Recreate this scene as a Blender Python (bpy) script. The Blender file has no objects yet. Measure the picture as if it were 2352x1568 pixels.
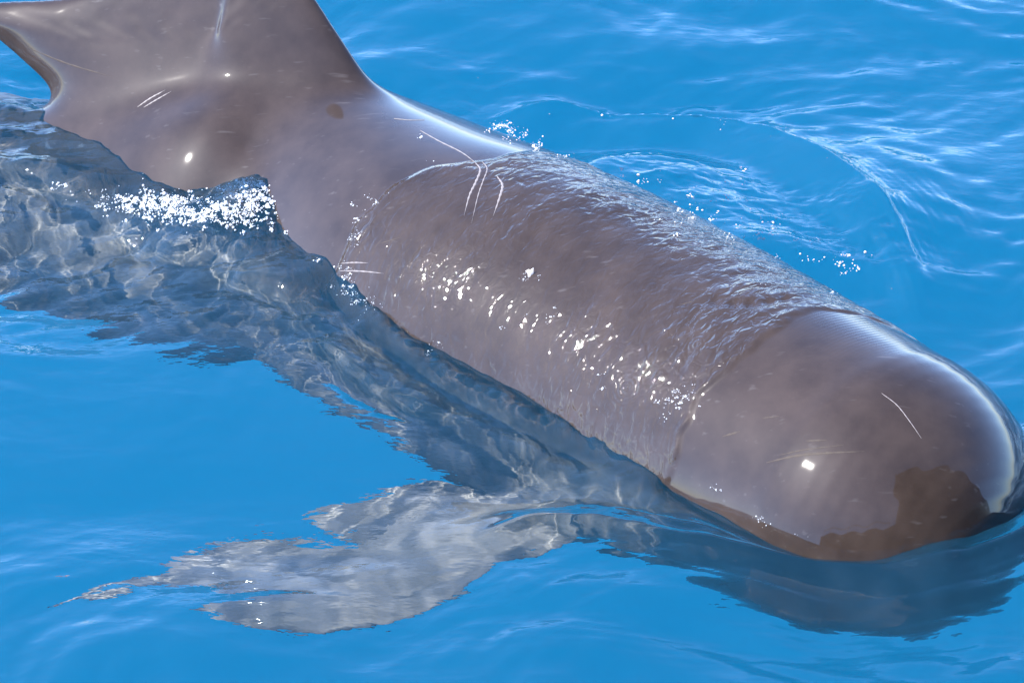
import bpy, bmesh, math, random
import numpy as np
from mathutils import Vector
from mathutils.bvhtree import BVHTree

random.seed(7); rng = np.random.default_rng(7)
sc = bpy.context.scene
C = sc.collection

# ------------------------------------------------------------------ camera
DEP = math.radians(32); D = 9.0
cam_d = bpy.data.cameras.new('camera'); cam_o = bpy.data.objects.new('camera', cam_d); C.objects.link(cam_o)
cam_o.location = (0, -D*math.cos(DEP), D*math.sin(DEP))
cam_o.rotation_euler = (math.pi/2-DEP, 0, 0)
cam_d.sensor_width = 36; cam_d.lens = 117.09; cam_d.clip_end = 6000
sc.camera = cam_o

# ------------------------------------------------------------------ sky, sun, exposure
SUN_DIR = Vector((-0.64, -0.17, 0.75)).normalized()          # towards the sun
w = bpy.data.worlds.new('World'); sc.world = w; w.use_nodes = True
nt = w.node_tree; bg = nt.nodes['Background']
sky = nt.nodes.new('ShaderNodeTexSky'); sky.sky_type = 'NISHITA'; sky.sun_disc = False
sky.sun_elevation = math.asin(SUN_DIR.z)
sky.sun_rotation = math.atan2(SUN_DIR.x, SUN_DIR.y)
sky.altitude = 800; sky.air_density = .8; sky.dust_density = 0.8; sky.ozone_density = 3.0
wb = nt.nodes.new('ShaderNodeVectorMath'); wb.operation = 'MULTIPLY'; wb.inputs[1].default_value = (.90, .97, 1.12)   # the photograph's cool white balance
nt.links.new(sky.outputs[0], wb.inputs[0]); nt.links.new(wb.outputs[0], bg.inputs[0]); bg.inputs[1].default_value = 0.15
sun_d = bpy.data.lights.new('sun', 'SUN'); sun_d.energy = 3.2; sun_d.angle = math.radians(0.5)
sun_d.color = (1.0, 0.95, 0.88)
sun_d.cycles.is_caustics_light = True
sun = bpy.data.objects.new('sun', sun_d); C.objects.link(sun)
sun.rotation_euler = SUN_DIR.to_track_quat('Z', 'Y').to_euler()
sc.view_settings.view_transform = 'Standard'; sc.view_settings.look = 'None'
sc.view_settings.exposure = 2.3; sc.view_settings.gamma = 1.0
sc.cycles.max_bounces = 10; sc.cycles.transmission_bounces = 8; sc.cycles.glossy_bounces = 4
sc.cycles.diffuse_bounces = 3; sc.cycles.caustics_refractive = True; sc.cycles.caustics_reflective = False
sc.cycles.sample_clamp_indirect = 20.0; sc.cycles.blur_glossy = 0.3

# ------------------------------------------------------------------ survey: photo marks -> places in the world
PW, PH = 2352, 1568; FP = 850.0*D
CAM = np.array(cam_o.location); FW = np.array([0, math.cos(DEP), -math.sin(DEP)])
RT = np.array([1., 0, 0]); UP = np.cross(RT, FW)
def ray(u, v):
    d = FW*FP + RT*(u-PW/2) - UP*(v-PH/2); return d/np.linalg.norm(d)
def G(u, v, z=0.0):                                        # point on the level z
    d = ray(u, v); return CAM + d*((z-CAM[2])/d[2])
def GR(u, v, z):                                           # the same, seen down through flat water
    p = G(u, v); d = ray(u, v); c = -d[2]; r = 1/1.333
    k = math.sqrt(1-r*r*(1-c*c)); t = r*d + np.array([0, 0, r*c-k]); return p + t*(z/t[2])
def GP(u, v, p0, n):                                       # point on a plane
    d = ray(u, v); return CAM + d*(np.dot(p0-CAM, n)/np.dot(d, n))

# ------------------------------------------------------------------ small tools
def perlin(x, y, seed=0):
    xi = np.floor(x).astype(np.int64); yi = np.floor(y).astype(np.int64)
    xf = x-xi; yf = y-yi
    def g(ix, iy):
        h = (ix*374761393 + iy*668265263 + seed*974634777) & 0xffffffff
        h = ((h ^ (h >> 13))*1274126177) & 0xffffffff
        a = (h ^ (h >> 16)).astype(np.float64)/4294967296.0*2*math.pi
        return np.cos(a), np.sin(a)
    u = xf**3*(xf*(xf*6-15)+10); v = yf**3*(yf*(yf*6-15)+10)
    a, b = g(xi, yi); n00 = a*xf+b*yf
    a, b = g(xi+1, yi); n10 = a*(xf-1)+b*yf
    a, b = g(xi, yi+1); n01 = a*xf+b*(yf-1)
    a, b = g(xi+1, yi+1); n11 = a*(xf-1)+b*(yf-1)
    return (n00*(1-u)+n10*u)*(1-v)+(n01*(1-u)+n11*u)*v
def smooth(a, b, x):
    t = np.clip((x-a)/(b-a), 0, 1); return t*t*(3-2*t)
def catmull(pts, n=12):
    P = [np.array(p, float) for p in pts]; P = [2*P[0]-P[1]]+P+[2*P[-1]-P[-2]]; out = []
    for i in range(1, len(P)-2):
        for k in range(n):
            t = k/n
            out.append(.5*((2*P[i])+(-P[i-1]+P[i+1])*t+(2*P[i-1]-5*P[i]+4*P[i+1]-P[i+2])*t*t+(-P[i-1]+3*P[i]-3*P[i+1]+P[i+2])*t**3))
    out.append(P[-2]); return np.array(out)
def mesh_obj(name, V, F, mat, parent=None, smooth_shade=True):
    me = bpy.data.meshes.new(name); me.from_pydata([tuple(v) for v in V], [], F); me.update()
    if smooth_shade: me.polygons.foreach_set('use_smooth', [True]*len(me.polygons))
    o = bpy.data.objects.new(name, me); C.objects.link(o)
    if mat: me.materials.append(mat)
    if parent: o.parent = parent
    return o
def tag(o, **k):
    for a, b in k.items(): o[a] = b
    return o

# ------------------------------------------------------------------ materials
def new_mat(name):
    m = bpy.data.materials.new(name); m.use_nodes = True; n = m.node_tree
    n.nodes.clear(); out = n.nodes.new('ShaderNodeOutputMaterial'); return m, n, out
def N(n, t, **kw):
    x = n.nodes.new(t)
    for k, v in kw.items():
        if k[0] == 'i' and k[1:].isdigit(): x.inputs[int(k[1:])].default_value = v
        elif k in x.inputs: x.inputs[k].default_value = v
        else: setattr(x, k, v)
    return x

def water_material():
    m, n, out = new_mat('sea_water')
    L = n.links.new
    geo = N(n, 'ShaderNodeNewGeometry')
    mp = N(n, 'ShaderNodeMapping'); mp.inputs['Scale'].default_value = (10, 19, 10)
    L(geo.outputs['Position'], mp.inputs[0])
    nz = N(n, 'ShaderNodeTexNoise'); nz.inputs['Scale'].default_value = 1.0; nz.inputs['Detail'].default_value = 3
    L(mp.outputs[0], nz.inputs['Vector'])
    bp = N(n, 'ShaderNodeBump'); bp.inputs['Strength'].default_value = 0.42; bp.inputs['Distance'].default_value = 0.01
    L(nz.outputs['Fac'], bp.inputs['Height'])
    fr = N(n, 'ShaderNodeFresnel'); fr.inputs['IOR'].default_value = 1.333; L(bp.outputs[0], fr.inputs['Normal'])
    gl = N(n, 'ShaderNodeBsdfGlossy'); gl.inputs['Roughness'].default_value = 0.018; L(bp.outputs[0], gl.inputs['Normal'])
    rf = N(n, 'ShaderNodeBsdfRefraction'); rf.inputs['Roughness'].default_value = 0.0; rf.inputs['IOR'].default_value = 1.333
    rf.inputs['Color'].default_value = (0.92, 0.97, 0.98, 1); L(bp.outputs[0], rf.inputs['Normal'])
    mx = N(n, 'ShaderNodeMixShader'); L(fr.outputs[0], mx.inputs[0]); L(rf.outputs[0], mx.inputs[1]); L(gl.outputs[0], mx.inputs[2])
    df = N(n, 'ShaderNodeBsdfDiffuse'); df.inputs['Color'].default_value = (.06, .40, .72, 1)
    m2 = N(n, 'ShaderNodeMixShader'); m2.inputs[0].default_value = .028; L(mx.outputs[0], m2.inputs[1]); L(df.outputs[0], m2.inputs[2])
    L(m2.outputs[0], out.inputs[0])
    return m
def deep_material():
    m, n, out = new_mat('deep_blue_water')
    d = N(n, 'ShaderNodeBsdfDiffuse'); d.inputs['Color'].default_value = (0.0005, 0.41, 0.485, 1)
    n.links.new(d.outputs[0], out.inputs[0]); return m
def skin_material(RINGS):
    m, n, out = new_mat('whale_skin')
    L = n.links.new
    geo = N(n, 'ShaderNodeNewGeometry')
    nz = N(n, 'ShaderNodeTexNoise'); nz.inputs['Scale'].default_value = 7; nz.inputs['Detail'].default_value = 7; nz.inputs['Roughness'].default_value = .62
    L(geo.outputs['Position'], nz.inputs['Vector'])
    cr = N(n, 'ShaderNodeValToRGB'); e = cr.color_ramp.elements
    e[0].position = .3; e[0].color = (0.020, 0.0138, 0.0108, 1); e[1].position = .72; e[1].color = (0.037, 0.0262, 0.0208, 1)
    L(nz.outputs['Fac'], cr.inputs[0])
    # pale flecks of old scratches, stretched along the body
    mp = N(n, 'ShaderNodeMapping'); mp.inputs['Rotation'].default_value = (0, 0, math.radians(45)); mp.inputs['Scale'].default_value = (9, 60, 60)
    L(geo.outputs['Position'], mp.inputs[0])
    n2 = N(n, 'ShaderNodeTexNoise'); n2.inputs['Scale'].default_value = 1; n2.inputs['Detail'].default_value = 2; L(mp.outputs[0], n2.inputs['Vector'])
    r2 = N(n, 'ShaderNodeValToRGB'); r2.color_ramp.elements[0].position = .66; r2.color_ramp.elements[1].position = .82
    r2.color_ramp.elements[1].color = (.5, .5, .5, 1); L(n2.outputs['Fac'], r2.inputs[0])
    mix = N(n, 'ShaderNodeMix'); mix.data_type = 'RGBA'; L(r2.outputs[0], mix.inputs['Factor']); L(cr.outputs[0], mix.inputs['A'])
    mix.inputs['B'].default_value = (.075, .066, .062, 1)
    def attr(nm): x = N(n, 'ShaderNodeAttribute'); x.attribute_name = nm; return x.outputs['Fac']
    def mth(op, a, b=None):
        x = N(n, 'ShaderNodeMath'); x.operation = op
        for i, q in enumerate((a, b)):
            if q is None: continue
            if isinstance(q, (int, float)): x.inputs[i].default_value = q
            else: L(q, x.inputs[i])
        return x.outputs[0]
    # running film of water on the back, in body coordinates
    cb = N(n, 'ShaderNodeCombineXYZ'); L(mth('MULTIPLY', attr('along'), 1.7), cb.inputs[0]); L(attr('across'), cb.inputs[1])
    sx = N(n, 'ShaderNodeSeparateXYZ'); L(geo.outputs['Position'], sx.inputs[0]); L(sx.outputs[2], cb.inputs[2])
    nf = N(n, 'ShaderNodeTexNoise'); nf.inputs['Scale'].default_value = 24; nf.inputs['Detail'].default_value = 2.2; nf.inputs['Roughness'].default_value = .45; nf.inputs['Distortion'].default_value = .6
    L(cb.outputs[0], nf.inputs['Vector'])
    hgt = mth('MULTIPLY', nf.outputs['Fac'], attr('wet'))
    ml = mth('MULTIPLY', mth('SINE', mth('MULTIPLY', attr('along'), 2*math.pi/.0125)), mth('MULTIPLY', mth('MULTIPLY', attr('melon'), nz.outputs['Fac']), .015))
    hgt = mth('ADD', hgt, ml)
    for (c, lam, r, amp) in RINGS:                          # drip rings
        dn = N(n, 'ShaderNodeVectorMath'); dn.operation = 'DISTANCE'; L(geo.outputs['Position'], dn.inputs[0]); dn.inputs[1].default_value = c
        env = mth('SUBTRACT', 1.0, mth('MINIMUM', mth('DIVIDE', dn.outputs['Value'], r), 1.0))
        hgt = mth('ADD', hgt, mth('MULTIPLY', mth('SINE', mth('ADD', mth('MULTIPLY', dn.outputs['Value'], 2*math.pi/lam), mth('MULTIPLY', nf.outputs['Fac'], 4.0))), mth('MULTIPLY', env, amp)))
    bp = N(n, 'ShaderNodeBump'); bp.inputs['Strength'].default_value = 1.0; bp.inputs['Distance'].default_value = 0.016; L(hgt, bp.inputs['Height'])
    p = N(n, 'ShaderNodeBsdfPrincipled')
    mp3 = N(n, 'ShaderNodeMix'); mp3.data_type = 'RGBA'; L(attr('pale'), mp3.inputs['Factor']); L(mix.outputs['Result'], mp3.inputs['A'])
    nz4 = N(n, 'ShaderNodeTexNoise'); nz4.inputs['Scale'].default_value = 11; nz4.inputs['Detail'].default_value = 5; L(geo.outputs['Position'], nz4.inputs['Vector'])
    c4 = N(n, 'ShaderNodeValToRGB'); c4.color_ramp.elements[0].position = .35; c4.color_ramp.elements[0].color = (.055, .051, .049, 1); c4.color_ramp.elements[1].position = .68; c4.color_ramp.elements[1].color = (.165, .150, .138, 1)  # lighter tones paint in sunlight on submerged skin
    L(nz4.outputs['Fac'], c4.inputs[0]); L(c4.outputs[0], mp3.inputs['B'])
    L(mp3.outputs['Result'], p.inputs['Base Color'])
    p.inputs['Roughness'].default_value = .42; p.inputs['Specular IOR Level'].default_value = .04; p.inputs['IOR'].default_value = 1.36
    L(mth('SUBTRACT', 1.0, attr('pale')), p.inputs['Coat Weight']); mr_ = N(n, 'ShaderNodeMapRange'); L(attr('wet'), mr_.inputs[0]); mr_.inputs['From Max'].default_value = .3; mr_.inputs['To Min'].default_value = .042; mr_.inputs['To Max'].default_value = .03
    L(mr_.outputs[0], p.inputs['Coat Roughness']); p.inputs['Coat IOR'].default_value = 1.36
    L(bp.outputs[0], p.inputs['Coat Normal'])
    L(p.outputs[0], out.inputs[0]); return m
def plain(name, col, rough=.5, lo=.75, sc_=60, **kw):
    m, n, out = new_mat(name); p = N(n, 'ShaderNodeBsdfPrincipled'); p.inputs['Base Color'].default_value = (*col, 1); p.inputs['Roughness'].default_value = rough
    for k, v in kw.items(): p.inputs[k].default_value = v
    nz = N(n, 'ShaderNodeTexNoise'); nz.inputs['Scale'].default_value = sc_
    mr = N(n, 'ShaderNodeMapRange'); mr.inputs['To Min'].default_value = lo; mr.inputs['To Max'].default_value = 1.1
    n.links.new(nz.outputs['Fac'], mr.inputs[0])
    mx = N(n, 'ShaderNodeVectorMath'); mx.operation = 'SCALE'; mx.inputs[0].default_value = col
    n.links.new(mr.outputs[0], mx.inputs['Scale']); n.links.new(mx.outputs[0], p.inputs['Base Color'])
    n.links.new(p.outputs[0], out.inputs[0]); return m
M_water = water_material(); M_deep = deep_material(); M_skin = None
M_scar = plain('healed_scar', (.24, .215, .21), .4, lo=.3, sc_=110, **{'Specular IOR Level': .15})
M_foam = plain('foam', (.75, .78, .80), .12, **{'Transmission Weight': .35, 'IOR': 1.25, 'Coat Weight': 1.0, 'Coat Roughness': .03})

# ------------------------------------------------------------------ the whale's body
ST = [  # mark in the photo at the axis, depth of axis, radius
    (1986, 1184, -.17, .46), (1486, 934, -.25, .528), (1082, 738, -.26, .54),
    (752, 626, -.405, .535)]
cen = [np.append(G(u, v, z)[:2], [z, R]) for u, v, z, R in ST]
cen += [np.array(q) for q in ((-.88, 1.03, -.49, .49), (-1.22, 1.22, -.55, .445), (-2.0, 1.60, -.60, .33), (-3.0, 2.05, -.55, .19), (-3.75, 2.4, -.50, .085))]
axis = catmull(cen, 14)
head_dir = cen[0][:3]-cen[1][:3]; head_dir /= np.linalg.norm(head_dir)
def build_body():
    V = []; F = []; M = 120
    rings = []
    R0 = axis[0][3]
    for k in range(15, 0, -1):                               # the round melon
        a = k/15*math.pi/2*.985
        rings.append((axis[0][:3]+head_dir*R0*.98*math.sin(a), R0*math.cos(a)**.9, head_dir))
    for i in range(len(axis)):
        t = axis[max(i-1, 0)][:3]-axis[min(i+1, len(axis)-1)][:3]; t /= np.linalg.norm(t)
        rings.append((axis[i][:3], axis[i][3], t))
    for c, R, t in rings:
        s = np.cross(t, [0, 0, 1.]); s /= np.linalg.norm(s); u = np.cross(s, t)
        for j in range(M):
            b = 2*math.pi*j/M
            q = c+s*R*math.cos(b)*(1+.24*float(smooth(-.05, -.55, math.sin(b)))*float(smooth(.9, .3, c[0])))+u*R*math.sin(b)
            if math.sin(b) > 0: q[2] += .17*smooth(-.15, -.85, c[0])*smooth(-2.1, -1.3, c[0])*math.exp(-(R*math.cos(b)/.27)**2)   # swelling that carries the fin
            V.append(q)
    nr = len(rings)
    for i in range(nr-1):
        for j in range(M):
            a = i*M+j; b = i*M+(j+1) % M; F.append((a, b, b+M, a+M))
    F.append(tuple(range(M-1, -1, -1))); F.append(tuple((nr-1)*M+j for j in range(M)))
    return V, F
def slab(outline, thick, n_up, pw=2.2):
    """a blade: closed outline of 3-D points, lens-shaped in section"""
    P = np.array(outline); c = P.mean(0); V = []; F = []; n = len(P); K = 14
    for side in (1, -1):
        for k in range(K):
            f = 1-(k/(K-1))**1.6*.97
            for p in P:
                q = c+(p-c)*f
                V.append(q+n_up*side*thick(q)*math.sqrt(max(0, 1-f**pw)))
    def idx(s, k, j): return s*K*n+k*n+j % n
    for s in (0, 1):
        for k in range(K-1):
            for j in range(n):
                q = (idx(s, k, j), idx(s, k, j+1), idx(s, k+1, j+1), idx(s, k+1, j))
                F.append(q if s == 0 else q[::-1])
        cap = tuple(idx(s, K-1, j) for j in range(n)); F.append(cap if s == 0 else cap[::-1])
    for j in range(n):
        F.append((idx(0, 0, j+1), idx(0, 0, j), idx(1, 0, j), idx(1, 0, j+1)))
    return V, F
# dorsal fin: in the upright plane along the spine
p_fin = cen[3][:3]; t_fin = cen[3][:3]-cen[6][:3]; t_fin[2] = 0; t_fin /= np.linalg.norm(t_fin)
n_fin = np.cross(t_fin, [0, 0, 1.]); n_fin = n_fin*math.cos(.34)*(-1 if n_fin[1] > 0 else 1)+np.array([0, 0, math.sin(.34)]); p_fin = p_fin*[1, 1, 0]
FIN = [(1080, 430), (1035, 345), (995, 296), (955, 262), (905, 226), (868, 185), (845, 138), (812, 86), (768, 38), (722, -8), (650, -55), (550, -82), (420, -78), (280, -38), (150, -4),
       (10, 4), (-110, 14), (-60, 50), (0, 92), (60, 155), (125, 218), (195, 272), (240, 360), (400, 520), (700, 600), (980, 580)]
fin3 = [GP(u, v, p_fin, n_fin) for u, v in FIN]
fin3 = catmull(fin3+[fin3[0]], 4)[:-1]
def top_z(q):
    i = np.argmin((axis[:, 0]-q[0])**2+(axis[:, 1]-q[1])**2); return axis[i, 2]+axis[i, 3]
FV, FF = slab(fin3, lambda q: .032+.13*max(0, 1-max(q[2]-top_z(q)-.10, 0)/.45)**1.8*(.2+.8*smooth(-.40, -1.0, q[0])), n_fin, 5)
# flippers, seen through the water
RF = [(1420, 1130, -.42), (1330, 1010, -.40), (1180, 1120, -.44), (1000, 1200, -.50), (820, 1247, -.54), (700, 1230, -.57), (610, 1218, -.59), (520, 1240, -.61), (440, 1268, -.64), (340, 1318, -.67),
      (220, 1358, -.71), (95, 1384, -.75), (220, 1388, -.72), (340, 1380, -.70), (430, 1400, -.68), (520, 1432, -.67), (640, 1436, -.65), (780, 1432, -.63), (920, 1418, -.61), (1060, 1370, -.58), (1200, 1285, -.54), (1340, 1220, -.48)]
LF = [(1420, 1000, -0.56), (1250, 1040, -0.66), (1110, 1070, -0.68), (1020, 1080, -0.70), (940, 1086, -0.72), (880, 1115, -0.73), (800, 1145, -0.76), (698, 1172, -0.78), (735, 1198, -0.76), (800, 1228, -0.74), (880, 1246, -0.72), (1000, 1262, -0.69), (1120, 1262, -0.66), (1240, 1245, -0.62), (1400, 1160, -0.56)]
rf3 = catmull([GR(*q) for q in RF]+[GR(*RF[0])], 4)[:-1]
lf3 = catmull([GR(*q) for q in LF]+[GR(*LF[0])], 4)[:-1]
up_v = np.array([0.1, -.25, .96])
RV, RFc = slab(rf3, lambda q: .035, up_v); LV, LFc = slab(lf3, lambda q: .035, up_v)
# tail flukes, out of the picture behind
tp = axis[-1][:3]; td = -(axis[-2][:3]-axis[-1][:3]); td /= np.linalg.norm(td); ts = np.cross(td, [0, 0, 1.]); ts /= np.linalg.norm(ts)
fl = [(-.12, 0), (.02, .22), (.22, .5), (.42, .72), (.44, .74), (.40, .5), (.36, .25), (.28, .02)]
fl = fl+[(a, -b) for a, b in fl[::-1]]
fk = [tp+td*a+ts*b for a, b in fl]
KV, KF = slab(fk, lambda q: .03, np.cross(ts, td))
BV, BF = build_body()
V = []; F = []
for v, f in ((BV, BF), (FV, FF), (RV, RFc), (LV, LFc), (KV, KF)):
    o = len(V); V += list(v); F += [tuple(i+o for i in q) for q in f]
whale = mesh_obj('pilot_whale', V, F, M_skin)
bm = bmesh.new(); bm.from_mesh(whale.data); bmesh.ops.recalc_face_normals(bm, faces=bm.faces); bm.to_mesh(whale.data); bm.free()
md = whale.modifiers.new('r', 'REMESH'); md.mode = 'VOXEL'; md.voxel_size = .0068
dg = bpy.context.evaluated_depsgraph_get(); me = bpy.data.meshes.new_from_object(whale.evaluated_get(dg))
whale.modifiers.clear(); old = whale.data; whale.data = me; bpy.data.meshes.remove(old); me.name = 'pilot_whale'

nv = len(me.vertices); co = np.empty(nv*3); me.vertices.foreach_get('co', co); co = co.reshape(-1, 3)
ed = np.empty(len(me.edges)*2, np.int64); me.edges.foreach_get('vertices', ed); ed = ed.reshape(-1, 2)
deg = np.bincount(ed.ravel(), minlength=nv)[:, None]
def lap(c):
    s = np.zeros_like(c)
    for k in range(3):
        s[:, k] = np.bincount(ed[:, 0], c[ed[:, 1], k], nv)+np.bincount(ed[:, 1], c[ed[:, 0], k], nv)
    return s/np.maximum(deg, 1)
sa = (axis[:, :3]-p_fin)@t_fin; sv = (co-p_fin)@t_fin; o_ = np.argsort(sa)
topv = np.interp(sv, sa[o_], (axis[:, 2]+axis[:, 3])[o_])
joint = (smooth(.36, .14, co[:, 2]-topv)*smooth(-.36, -.2, co[:, 2]-topv)*smooth(.95, .75, np.abs(co[:, 0]+.85)))[:, None]
for it in range(22): co = co+(lap(co)-co)*.55; co = co-(lap(co)-co)*.50
jv = np.where(joint[:, 0] > .01)[0]; mp_ = np.full(nv, -1); use = np.zeros(nv, bool); use[jv] = True
es = ed[use[ed[:, 0]] | use[ed[:, 1]]]; loc = np.unique(es); mp_[loc] = np.arange(len(loc)); el = mp_[es]; cl = co[loc]; jl = joint[loc]
dl = np.maximum(np.bincount(el.ravel(), minlength=len(loc)), 1)[:, None]
for it in range(420):
    sm = np.stack([np.bincount(el[:, 0], cl[el[:, 1], k], len(loc))+np.bincount(el[:, 1], cl[el[:, 0], k], len(loc)) for k in range(3)], -1)/dl
    cl = cl+(sm-cl)*.6*jl
co[loc] = cl
def set_co(): me.vertices.foreach_set('co', co.ravel()); me.update()
set_co()
def project(c):
    q = c-CAM; wz = q@FW; return PW/2+FP*(q@RT)/wz, PH/2-FP*(q@UP)/wz
def vnormals():
    nn = np.empty(nv*3); me.vertex_normals.foreach_get('vector', nn); return nn.reshape(-1, 3)
# body coordinates: distance behind the head centre along the spine line
ax2 = head_dir.copy(); side2 = np.array([-head_dir[1], head_dir[0], 0])*-1  # towards the near flank
rel = co-cen[0][:3]; along = -(rel@ax2); across = rel@np.array([ax2[1], -ax2[0], 0])
# wet film mask (from the collar behind the melon to just before the fin)
pu, pv = project(co)
def band(a, b): return smooth(a-.03, a+.03, along)*smooth(b+.04, b-.04, along)
on = smooth(-.08, .0, co[:, 2])
COL = .262                                                # where the water film ends behind the melon
collar = COL-.13*smooth(-.02, -.36, across)+.05*perlin(across*3, co[:, 2]*3, 31)+.018*perlin(across*15, co[:, 2]*15, 30)
film_end = 1.40+.14*smooth(.0, .3, across)+.03*perlin(across*9, co[:, 2]*9, 32)
film = smooth(-.010, .022, along-collar)*smooth(.01, -.008, along-film_end)*on
strong = .42+.58*smooth(.16, -.16, across)                # rougher on the far side of the back
strong = np.maximum(strong, .75*smooth(.95, .5, along)*smooth(.58, .3, across))
strong *= .55+.75*smooth(-.25, .35, perlin(along*4, across*4, 33))
melon = smooth(-.1, .12, along)*smooth(.01, -.03, along-collar)*on*smooth(.25, -.2, across)
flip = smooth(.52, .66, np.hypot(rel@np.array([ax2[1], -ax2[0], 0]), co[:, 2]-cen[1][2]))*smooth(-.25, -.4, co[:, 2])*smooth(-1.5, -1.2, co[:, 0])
flank_light_fill = .95*smooth(-.05, -.16, co[:, 2])*smooth(.05, .45, along)  # lighter skin colour stands in for sunlight lost below the waterline
for nm, val in (('pale', np.maximum(.5*flip, flank_light_fill)), ('wet', film*strong), ('melon', melon), ('along', along), ('across', across)):  # flippers and flank lightened in colour to replace underwater sun
    me.attributes.new(nm, 'FLOAT', 'POINT').data.foreach_set('value', val.astype(np.float32))
nn = vnormals()
lip = np.exp(-((along-collar-.012)/.009)**2)*on*.0016*(.1+2.6*np.abs(perlin(across*14, along*14+co[:, 2]*14, 36)*2))+np.exp(-((along-film_end+.008)/.010)**2)*on*.0006*smooth(-.1, .15, across)
run = perlin(along*17+perlin(along*5, across*5, 35), across*7+co[:, 2]*3, 34)
co += nn*(film*.003+lip+film*strong*.0075*run)[:, None]
me.polygons.foreach_set('use_smooth', [True]*len(me.polygons))
tag(whale, label='dark brown pilot whale with rounded head and tall hooked dorsal fin swimming at the surface', category='whale')
whale.cycles.is_caustics_receiver = True
set_co()
bvh = BVHTree.FromPolygons([tuple(c) for c in co], [tuple(p.vertices) for p in me.polygons])
def hit(u, v):
    p = bvh.ray_cast(Vector(CAM), Vector(ray(u, v))); return p[0], p[1]
M_skin = skin_material([(hit(1440, 890)[0], .013, .08, .035), (hit(1603, 790)[0], .012, .04, .07), (hit(1258, 492)[0], .02, .08, .025), (hit(1500, 660)[0], .015, .06, .03)])
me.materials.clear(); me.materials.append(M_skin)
for px in ((1645, 693), (1685, 697), (1725, 697), (1765, 692), (1800, 684)):       # the closed blowhole's crease
    hp = np.array(hit(*px)[0]); dd = np.linalg.norm((co-hp), axis=1); co -= nn*(.008*np.exp(-(dd/.018)**2))[:, None]
set_co()
# healed scratches: thin raised ridges that follow the skin
def scar(px, wid, name='scar', mat=None, hh=.0010):
    pts = catmull(px, 10); V = []; F = []
    W = []
    for u, v in pts:
        p, nr = hit(u, v)
        if p is None: return
        W.append((np.array(p), np.array(nr)))
    m = len(W)
    for i, (p, nr) in enumerate(W):
        t = W[min(i+1, m-1)][0]-W[max(i-1, 0)][0]; t /= np.linalg.norm(t)+1e-9; sd = np.cross(nr, t)
        f = i/(m-1); hw = wid*.40*max(.12, math.sin(math.pi*min(1, f*1.02+.02))**.6)*(1+.35*math.sin(i*1.9+px[0][0]))
        for k, (a, hgt) in enumerate(((-1, -.0012), (-.6, hh), (.6, hh), (1, -.0012))): V.append(p+sd*a*hw+nr*hgt)
    for i in range(m-1):
        for k in range(3): F.append((i*4+k, i*4+k+1, i*4+k+5, i*4+k+4))
    return mesh_obj(name, V, F, mat or M_scar, whale)
for px, wd in (
    ([(965, 300), (1010, 325), (1060, 350), (1092, 374)], .0065), ([(1092, 374), (1103, 390), (1092, 420), (1078, 450), (1066, 496)], .010),
    ([(1108, 372), (1119, 388), (1110, 415), (1098, 450), (1083, 514)], .006), ([(1141, 404), (1154, 425), (1148, 452), (1133, 497)], .0105),
    ([(783, 605), (812, 603), (846, 604)], .006), ([(779, 622), (830, 623), (882, 628)], .006),
    ([(316, 246), (345, 226), (380, 207)], .0075), ([(330, 247), (360, 229), (394, 210)], .0065),
    ([(2025, 903), (2060, 930), (2090, 968), (2116, 1006)], .0028), ([(905, 273), (940, 276), (975, 276)], .004)):
    scar(px, wd)
M_faint = plain('faint_scar', (.050, .040, .034), .6, **{'Specular IOR Level': .1})
for px, wd in (([(1760, 1062), (1830, 1046), (1900, 1040), (1985, 1036)], .012), ([(1790, 1045), (1850, 1032), (1950, 1020)], .006), ([(60, 108), (150, 145), (260, 178)], .008), ([(1660, 1002), (1700, 990)], .010),
               ([(1750, 960), (1790, 955)], .006), ([(1850, 1012), (1900, 1010)], .008), ([(1560, 700), (1600, 690)], .006), ([(870, 560), (920, 545)], .005)):
    scar(px, wd, 'scar', M_faint, .0003)
fp, fn = hit(1219, 630); fV = []; fF = []                    # a flake of sloughed skin
for k in range(9):
    a = 2*math.pi*k/9; r = .014*(1+.5*math.sin(3*a)); fV.append(np.array(fp)+np.array([math.cos(a)*r*.7, .3*r*math.sin(a), math.sin(a)*r])+np.array(fn)*(.006+.004*math.sin(2*a)))
fV.append(np.array(fp)+np.array(fn)*.011); fF = [(k, (k+1) % 9, 9) for k in range(9)]
mesh_obj('skin_flake', fV, fF, plain('pale_flake', (.55, .52, .5), .5), whale)

# ------------------------------------------------------------------ the sea
def seg_dist(X, Y, pts):
    """signed distance (positive on the left of travel) and parameter along a ground polyline"""
    best = np.full(X.shape, 1e9); sd = np.zeros(X.shape); tt = np.zeros(X.shape); n = len(pts)-1
    for i in range(n):
        a = pts[i]; b = pts[i+1]; d = b-a; L2 = d@d
        t = np.clip(((X-a[0])*d[0]+(Y-a[1])*d[1])/L2, 0, 1)
        dx = X-a[0]-t*d[0]; dy = Y-a[1]-t*d[1]; q = dx*dx+dy*dy
        m = q < best; best = np.where(m, q, best)
        sd = np.where(m, np.sign(d[0]*dy-d[1]*dx)*np.sqrt(q), sd); tt = np.where(m, (i+t)/n, tt)
    return sd, tt
def gline(px, n=5): return catmull([G(u, v)[:2] for u, v in px], n)
CR_far = gline([(1105, 262), (1180, 252), (1290, 240), (1420, 252), (1560, 264), (1660, 280), (1770, 320), (1860, 372), (1950, 440), (2030, 520), (2088, 600), (2125, 680), (2145, 760)])
CR_far2 = gline([(1760, 470), (1880, 490), (1985, 545), (2060, 620), (2100, 700), (2120, 780)])
CR_near = gline([(1060, 1255), (1130, 1230), (1230, 1210), (1330, 1212), (1450, 1232), (1600, 1262), (1750, 1295), (1900, 1316), (2050, 1323), (2180, 1311), (2300, 1272), (2420, 1205)])
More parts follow.
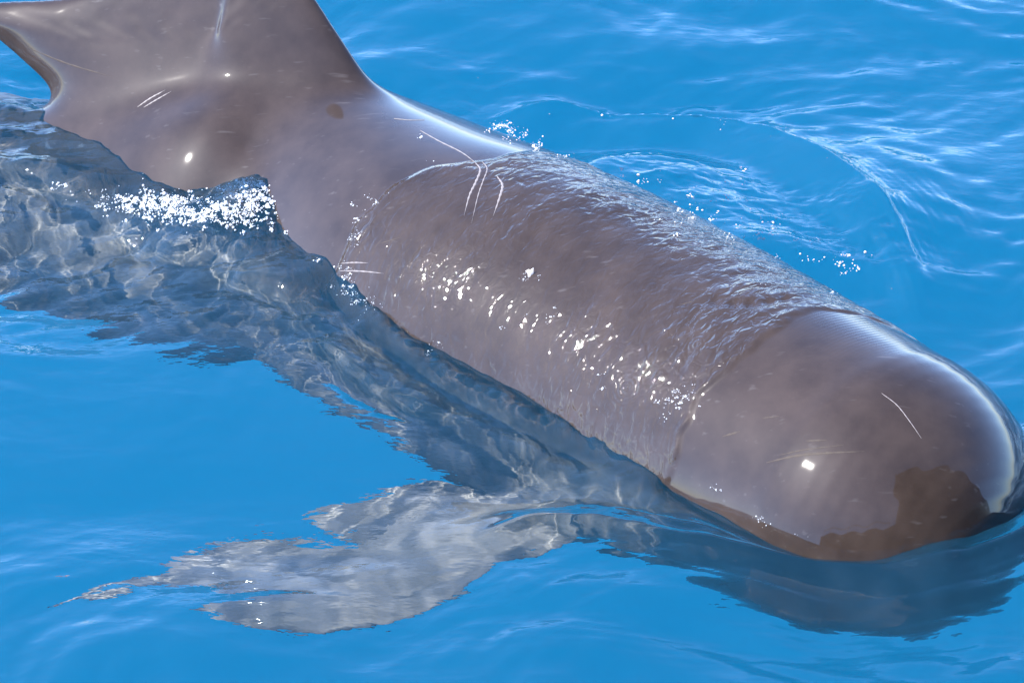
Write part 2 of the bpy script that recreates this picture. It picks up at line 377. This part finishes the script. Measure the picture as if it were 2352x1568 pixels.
CR_near2 = gline([(1220, 1172), (1330, 1165), (1420, 1178), (1520, 1208), (1660, 1245), (1780, 1280)])
CR_out = gline([(1400, 1345), (1560, 1335), (1650, 1345), (1800, 1365), (1950, 1382), (2100, 1385), (2250, 1368), (2420, 1318)])
CR_head = gline([(1500, 1042), (1560, 1075), (1620, 1130), (1690, 1185), (1770, 1225), (1880, 1258), (2010, 1280), (2140, 1283), (2280, 1250)])
CR_lap = gline([(770, 650), (830, 705), (900, 765), (1000, 838), (1150, 912), (1300, 972), (1420, 1015), (1520, 1060)])
RIDGES = [gline([(255, 535), (330, 548), (390, 578), (460, 605)]), gline([(470, 628), (560, 655), (640, 675), (720, 700), (800, 712)]),
          gline([(712, 782), (770, 815), (830, 865), (890, 898), (960, 925), (1060, 950)]), gline([(0, 385), (70, 395), (140, 425), (215, 462)])]
ELL = lambda X, Y, u, v, ru, rv: np.exp(-(((X-G(u, v)[0])/(ru/850))**2+((Y-G(u, v)[1])/(rv/850/.53))**2))
waves = []
for i in range(46):
    lam = 0.07*(1.9/.07)**(i/45)*random.uniform(.9, 1.1); th = math.radians(90+random.gauss(8, 34))
    waves.append((2*math.pi/lam, th, random.uniform(0, 6.28), .053*lam/6.28*(.9 if lam > .5 else 1.05 if lam > .12 else .8)))
def height(X, Y):
    w1 = perlin(X*1.1, Y*1.1, 3)*.35; w2 = perlin(X*1.1+7, Y*1.1, 4)*.35
    h = np.zeros(X.shape); x2 = X+w1; y2 = Y+w2
    gain = .75+.5*perlin(X*.9, Y*.9, 9)
    calm = np.clip(ELL(X, Y, 560, 1180, 800, 330)+ELL(X, Y, 1480, 330, 330, 70)+ELL(X, Y, 1850, 430, 200, 80), 0, 1); gain0 = gain*(1-.2*calm); gain = gain*(1-.85*calm)
    for k, th, ph, A in waves:
        h += A*np.sin(k*(math.cos(th)*x2+math.sin(th)*y2)+ph)*(gain if k > 14 else gain0)
    far = np.hypot(X, Y)
    h *= smooth(400, 30, far)
    near = far < 8
    if not near.any(): return h
    xs, ys = X[near], Y[near]; g = np.zeros(xs.shape)
    def taper(t, a=.12, b=.12): return smooth(0, a, t)*smooth(1, 1-b, t)
    # far-side crest of the bow wave, its smooth trough and the ripples running ahead of it
    d, t = seg_dist(xs, ys, CR_far); T = taper(t, .15, .28)
    g += T*.008*np.exp(-(d/.012)**2)
    g += T*np.where(d > 0, .046*np.exp(-(d/.07)), .046-.078*smooth(0, -.20, d)*np.exp(-(d/.5)**2)+.049*smooth(-.2, -.6, d))*np.exp(-(d/.55)**2)
    g += T*smooth(.45, .7, t)*.0011*np.sin(d*2*math.pi/.024)*np.exp(-((d-.05)/.06)**2)
    g += T*smooth(.55, .8, t)*.0008*np.sin(d*2*math.pi/.03+3*perlin(xs*3, ys*3, 5))*np.exp(-((d-.13)/.12)**2)
    d, t = seg_dist(xs, ys, CR_far2); T = taper(t, .3, .2)
    g += T*.012*np.exp(-(d/.04)**2)+T*.0010*np.sin(d*2*math.pi/.026+2*perlin(xs*5, ys*5, 6))*np.exp(-((d-.02)/.09)**2)
    # near-side crests
    d, t = seg_dist(xs, ys, CR_near); T = taper(t, .2, .02)
    g += T*(.010*np.exp(-(d/.018)**2)+.030*np.exp(-(d/.075)**2)-.016*np.exp(-((d-.15)/.10)**2)-.008*np.exp(-((d+.17)/.09)**2))
    g += T*.0010*np.sin(d*2*math.pi/.026)*np.exp(-((d+.085)/.035)**2)*smooth(.15, .3, t)
    d, t = seg_dist(xs, ys, CR_near2); T = taper(t, .25, .3)
    g += T*(.012*np.exp(-(d/.05)**2)+.006*np.exp(-(d/.014)**2))
    d, t = seg_dist(xs, ys, CR_out); T = taper(t, .3, .02)
    g += T*(.010*np.exp(-(d/.05)**2)+.005*np.exp(-(d/.015)**2)-.006*np.exp(-((d+.11)/.07)**2)) + T*.0007*np.sin(d*2*math.pi/.024)*np.exp(-((d+.06)/.05)**2)
    # water heaped against the head
    d, t = seg_dist(xs, ys, CR_head); T = taper(t, .2, .3)
    g += -T*.030*np.exp(-(d/.14)**2)+T*.016*np.exp(-((d+.10)/.05)**2)
    for i, rd in enumerate(RIDGES):
        d, t = seg_dist(xs, ys, rd); T = taper(t, .25, .25); d = d+.012*perlin(xs*18, ys*18, 20+i)
        g += T*.016*(np.where(d > 0, np.exp(-(d/.14)), np.exp(-(d/.02)**2))-.7*np.exp(-((d+.06)/.04)**2))
    g -= .05*ELL(xs, ys, 140, 190, 130, 70)
    # chop
    n1 = perlin(xs*9+perlin(xs*4, ys*4, 11), ys*13, 12)*.6+perlin(xs*20, ys*28, 13)*.35+perlin(xs*41, ys*55, 14)*.16
    chop = (ELL(xs, ys, 1700, 480, 260, 90)+ELL(xs, ys, 1930, 610, 200, 110)+ELL(xs, ys, 1500, 420, 120, 50))
    g += np.clip(chop, 0, 1)*.011*(np.abs(n1)*-1.6+.3)
    lee = ELL(xs, ys, 1020, 215, 170, 70)+.6*ELL(xs, ys, 1150, 170, 160, 60)
    g += np.clip(lee, 0, 1)*.0065*n1
    wake = np.clip(ELL(xs, ys, 60, 230, 260, 210)+ELL(xs, ys, 330, 330, 170, 80), 0, 1)
    g += wake*.011*n1
    flank = np.clip(ELL(xs, ys, 450, 650, 420, 130)+ELL(xs, ys, 1050, 890, 260, 100)+ELL(xs, ys, 850, 780, 220, 90), 0, 1)
    g += flank*.0060*n1
    foam = np.clip(ELL(xs, ys, 560, 450, 150, 75)+ELL(xs, ys, 380, 485, 150, 45)+ELL(xs, ys, 640, 510, 110, 60)+.8*ELL(xs, ys, 745, 590, 50, 60), 0, 1)
    n2 = perlin(xs*24, ys*24, 15)+.6*perlin(xs*52, ys*52, 16)
    g += foam*.008*n2+foam*.004
    g += .066*np.exp(-((xs+.86)**2+(ys-.76)**2)/.32**2)*(1+.15*perlin(xs*6, ys*6, 45))
    d, t = seg_dist(xs, ys, CR_lap); T = taper(t, .1, .15); d = d+.02*perlin(xs*9, ys*9, 40)
    g += T*(.014*np.exp(-(d/.03)**2)*(1+1.0*perlin(xs*20, ys*20, 41)+.5*perlin(xs*45, ys*45, 42))-.008*np.exp(-((d+.07)/.04)**2))
    # capillary ripples in the foreground
    warp = .02*perlin(xs*3, ys*3, 17)
    low = ELL(xs, ys, 1650, 1450, 480, 45)+.7*ELL(xs, ys, 2150, 1440, 200, 60)+.7*ELL(xs, ys, 1480, 1320, 120, 40)
    g += np.clip(low, 0, 1)*.0009*np.sin((ys+warp)*2*math.pi/.034)*(.6+.8*perlin(xs*4, ys*4, 18))
    sub = ELL(xs, ys, 900, 1290, 600, 170)
    g += np.clip(sub, 0, 1)*.0019*(perlin(xs*9, ys*9, 21)+.3*perlin(xs*19, ys*19, 22))
    h[near] += g
    return h
def axis_coords(lo, hi, step, far):
    c = list(np.arange(lo, hi+step/2, step)); s = step; x = c[-1]; r = []; 
    while x < far: s = min(s*1.22, far/4); x += s; r.append(x)
    s = step; x = c[0]; l = []
    while x > -far: s = min(s*1.22, far/4); x -= s; l.append(x)
    return np.array(l[::-1]+c+r)
gx = axis_coords(-1.75, 1.75, .0062, 2500); gy = axis_coords(-1.65, 2.25, .0072, 2500)
X, Y = np.meshgrid(gx, gy); Z = height(X, Y)
nx, ny = len(gx), len(gy)
sea_me = bpy.data.meshes.new('sea'); idx = np.arange(nx*ny).reshape(ny, nx)
quads = np.stack([idx[:-1, :-1], idx[:-1, 1:], idx[1:, 1:], idx[1:, :-1]], -1).reshape(-1, 4)
sea_me.vertices.add(nx*ny); sea_me.vertices.foreach_set('co', np.stack([X, Y, Z], -1).ravel().astype(np.float32))
sea_me.loops.add(quads.size); sea_me.loops.foreach_set('vertex_index', quads.ravel().astype(np.int32))
sea_me.polygons.add(len(quads)); sea_me.polygons.foreach_set('loop_start', np.arange(0, quads.size, 4, dtype=np.int32))
sea_me.polygons.foreach_set('use_smooth', np.ones(len(quads), bool)); sea_me.update(calc_edges=True)
sea_me.materials.append(M_water)
sea = bpy.data.objects.new('sea', sea_me); C.objects.link(sea); tag(sea, kind='structure', label='clear blue rippled sea surface')
sea.cycles.is_caustics_caster = True
deep = mesh_obj('deep_water', [(-3000, -3000, -7), (3000, -3000, -7), (3000, 3000, -7), (-3000, 3000, -7)], [(0, 1, 2, 3)], M_deep)
tag(deep, kind='structure', label='deep blue water far below the surface')

# ------------------------------------------------------------------ bubbles and foam
ico = bmesh.new(); bmesh.ops.create_icosphere(ico, subdivisions=2, radius=1); ico.verts.ensure_lookup_table()
IV = np.array([v.co[:] for v in ico.verts]); IF = np.array([[v.index for v in f.verts] for f in ico.faces]); ico.free()
def bubbles(name, spots, mat):
    Vs = []; Fs = []
    for i, (p, r) in enumerate(spots): Vs.append(IV*r+p); Fs.append(IF+i*len(IV))
    return mesh_obj(name, np.concatenate(Vs), [tuple(f) for f in np.concatenate(Fs)], mat)
def on_sea(pts):
    z = np.zeros(len(pts))
    for _ in range(4):
        g = np.array([G(u, v, zz)[:2] for (u, v), zz in zip(pts, z)]); z = .5*z+.5*height(g[:, 0], g[:, 1]) if _ else height(g[:, 0], g[:, 1])
    return np.column_stack([g, z])
def scatter(u, v, ru, rv, k):
    out = []
    for _ in range(max(1, int(k*.45))):
        cu, cv = random.gauss(u, ru), random.gauss(v, rv); sp_ = random.uniform(1.5, 5)
        for _ in range(random.choice((1, 2, 3, 6, 12))): out.append((random.gauss(cu, sp_*1.3), random.gauss(cv, sp_*.8)))
    return out
def on_any(pts):
    S = on_sea(pts); out = []
    for (u, v), q in zip(pts, S):
        p, nr = hit(u, v)
        if p is not None and (np.array(p)-CAM)@FW < (q-CAM)@FW: out.append(np.array(p))
        else: out.append(q)
    return out
foam_px = (scatter(560, 400, 75, 42, 700)+scatter(600, 420, 60, 45, 500)+scatter(640, 440, 50, 40, 400)+scatter(580, 440, 30, 22, 260)+scatter(340, 470, 55, 16, 420)+scatter(470, 490, 70, 18, 420)+scatter(640, 370, 40, 30, 120)
           +scatter(710, 500, 16, 25, 70)+scatter(735, 570, 18, 16, 70)+scatter(575, 305, 20, 8, 20)+scatter(700, 380, 14, 30, 200)+scatter(720, 470, 14, 40, 160)+scatter(640, 330, 40, 14, 160)+scatter(700, 295, 6, 3, 4)+scatter(150, 432, 12, 4, 10))
r_of = lambda: min(.006, .0007+random.expovariate(1/.0007))
def in_water(pts):
    S = on_sea(pts); out = []
    for (u, v), q in zip(pts, S):
        p, nr = hit(u, v)
        if p is None or (np.array(p)-CAM)@FW > (q-CAM)@FW-.045: out.append(q)
    return out
sp = [(p+np.array([0, 0, random.uniform(0, .003)]), r_of()*1.35) for p in in_water(foam_px)]
tag(bubbles('foam', sp, M_foam), kind='stuff', label='sparkling white foam bubbles beside the dorsal fin')
far_px = (scatter(1160, 290, 14, 8, 40)+scatter(1200, 312, 22, 8, 40)+scatter(1240, 330, 10, 5, 14)+scatter(1290, 350, 14, 5, 8)+scatter(1480, 415, 25, 8, 24)+scatter(1590, 480, 40, 22, 50)
          +scatter(1740, 525, 45, 14, 70)+scatter(1700, 480, 90, 35, 40)+scatter(1900, 590, 60, 30, 50)+scatter(1950, 620, 14, 8, 14)+[(1262, 262), (1383, 265), (1401, 267), (1546, 273), (1622, 266), (1655, 276), (1666, 280), (1663, 286), (1655, 298), (1770, 313), (1900, 366), (1098, 179)])
sp = [(p, r_of()*1.1) for p in on_any(far_px)]
tag(bubbles('foam', sp, M_foam), kind='stuff', label='scattered white bubbles in the choppy water beyond the whale')
edge_px = (scatter(800, 640, 14, 18, 60)+scatter(840, 690, 14, 14, 40)+scatter(860, 455, 8, 8, 16)+scatter(820, 520, 10, 30, 40)+scatter(1560, 915, 22, 14, 40)+scatter(1530, 950, 10, 14, 14)+scatter(1600, 890, 10, 8, 10)  # clusters at the collar are white beads standing in for sun glints
           +scatter(1640, 1120, 10, 6, 10)+scatter(1750, 1200, 16, 6, 16)+scatter(1830, 1225, 14, 3, 8)+scatter(985, 372, 10, 1.5, 6)+scatter(965, 315, 3, 4, 5)+scatter(1010, 800, 12, 8, 10)+scatter(1255, 735, 14, 14, 10)+scatter(1190, 745, 20, 14, 6)+scatter(1220, 640, 14, 8, 10)+scatter(1390, 880, 12, 10, 6))
sp = [(p, r_of()*.75) for p in on_any(edge_px)]
tag(bubbles('foam', sp, M_foam), kind='stuff', label='fine white bubbles along the waterline and film edges of the whale, some standing in for collar glints')

# ------------------------------------------------------------------ the boat the photograph is taken from (unseen, mirrored in the wet skin; cabin added to darken it)
M_hull = plain('navy_hull_paint', (.012, .020, .038), .3); M_deck = plain('pale_deck', (.45, .42, .36), .6); M_rail = plain('steel_rail', (.5, .5, .5), .3, Metallic=1.0)
boat = bpy.data.objects.new('tour_boat', None); C.objects.link(boat); boat.location = (-.3, -7.0, 0); boat.rotation_euler = (0, 0, math.radians(14))
tag(boat, label='unseen navy hulled tour boat with railed deck and added dark cabin beside the whale', category='boat')
xs_ = np.linspace(-3, 17, 41); bV = []; bF = []; prof = [(-.6, .35), (0, .72), (.8, .9), (1.6, 1.0), (2.1, 1.03)]
for x in xs_:
    f = max(.02, 1-max(0, (x-9)/8)**2.2)*(.9+.1*smooth(-3, -1, x)); sheer = .5*max(0, x/17)**2
    for sgn in (1, -1):
        for z, b in (prof if sgn == 1 else prof[::-1]): bV.append((x+.4*max(0, z)*(x > 14)*(x-14)/3, sgn*b*f*1.55, z+sheer*(z > 1)))
m_ = 10
for i in range(40):
    for j in range(m_): 
        if j == 4: continue
        a = i*m_+j; b = i*m_+(j+1) % m_; bF.append((a, b, b+m_, a+m_))
bF.append(tuple(range(m_)))
mesh_obj('hull', bV, bF, M_hull, boat)
dV = []; 
for x in xs_:
    f = max(.02, 1-max(0, (x-9)/8)**2.2)*(.9+.1*smooth(-3, -1, x))
    for sgn in (1, -1): dV.append((x, sgn*1.5*f, 1.9))
mesh_obj('deck', dV, [(2*i, 2*i+2, 2*i+3, 2*i+1) for i in range(40)], M_deck, boat)
for x in np.arange(-2.6, 2.5, 1.25):
    pv_ = [(x+a, 1.5+b, z) for z in (1.9, 2.5) for a, b in ((-.02, -.02), (.02, -.02), (.02, .02), (-.02, .02))]
    mesh_obj('post', pv_, [(0, 1, 5, 4), (1, 2, 6, 5), (2, 3, 7, 6), (3, 0, 4, 7), (4, 5, 6, 7)], M_rail, boat, False)
rv_ = [(x, 1.5+b, 2.5+c) for x in (-2.62, 2.42) for b, c in ((-.025, 0), (.025, 0), (.025, .04), (-.025, .04))]
mesh_obj('handrail', rv_, [(0, 1, 5, 4), (1, 2, 6, 5), (2, 3, 7, 6), (3, 0, 4, 7), (0, 3, 2, 1), (4, 5, 6, 7)], M_rail, boat, False)

cab = [(2.9, -1.3, 1.9), (14.0, -1.3, 1.9), (14.0, 1.35, 1.9), (2.9, 1.35, 1.9), (3.4, -1.15, 8.2), (13.2, -1.15, 8.2), (13.2, 1.2, 8.2), (3.4, 1.2, 8.2)]  # unseen cabin, added and sized to darken reflections on the head
mesh_obj('added_dark_cabin', cab, [(0, 1, 5, 4), (1, 2, 6, 5), (2, 3, 7, 6), (3, 0, 4, 7), (4, 5, 6, 7)], M_hull, boat, False)
M_pane = plain('dark_glass', (.01, .012, .015), .05)
for k in range(7):
    x0 = 3.75+k*.95; pane = [(x0, 1.30, 2.9), (x0+.75, 1.30, 2.9), (x0+.75, 1.25, 3.7), (x0, 1.25, 3.7)]
    mesh_obj('window', [(x, y+.02, z) for x, y, z in pane]+[(x, y+.005, z) for x, y, z in pane], [(0, 3, 2, 1), (0, 1, 5, 4), (1, 2, 6, 5), (2, 3, 7, 6), (3, 0, 4, 7)], M_pane, boat, False)
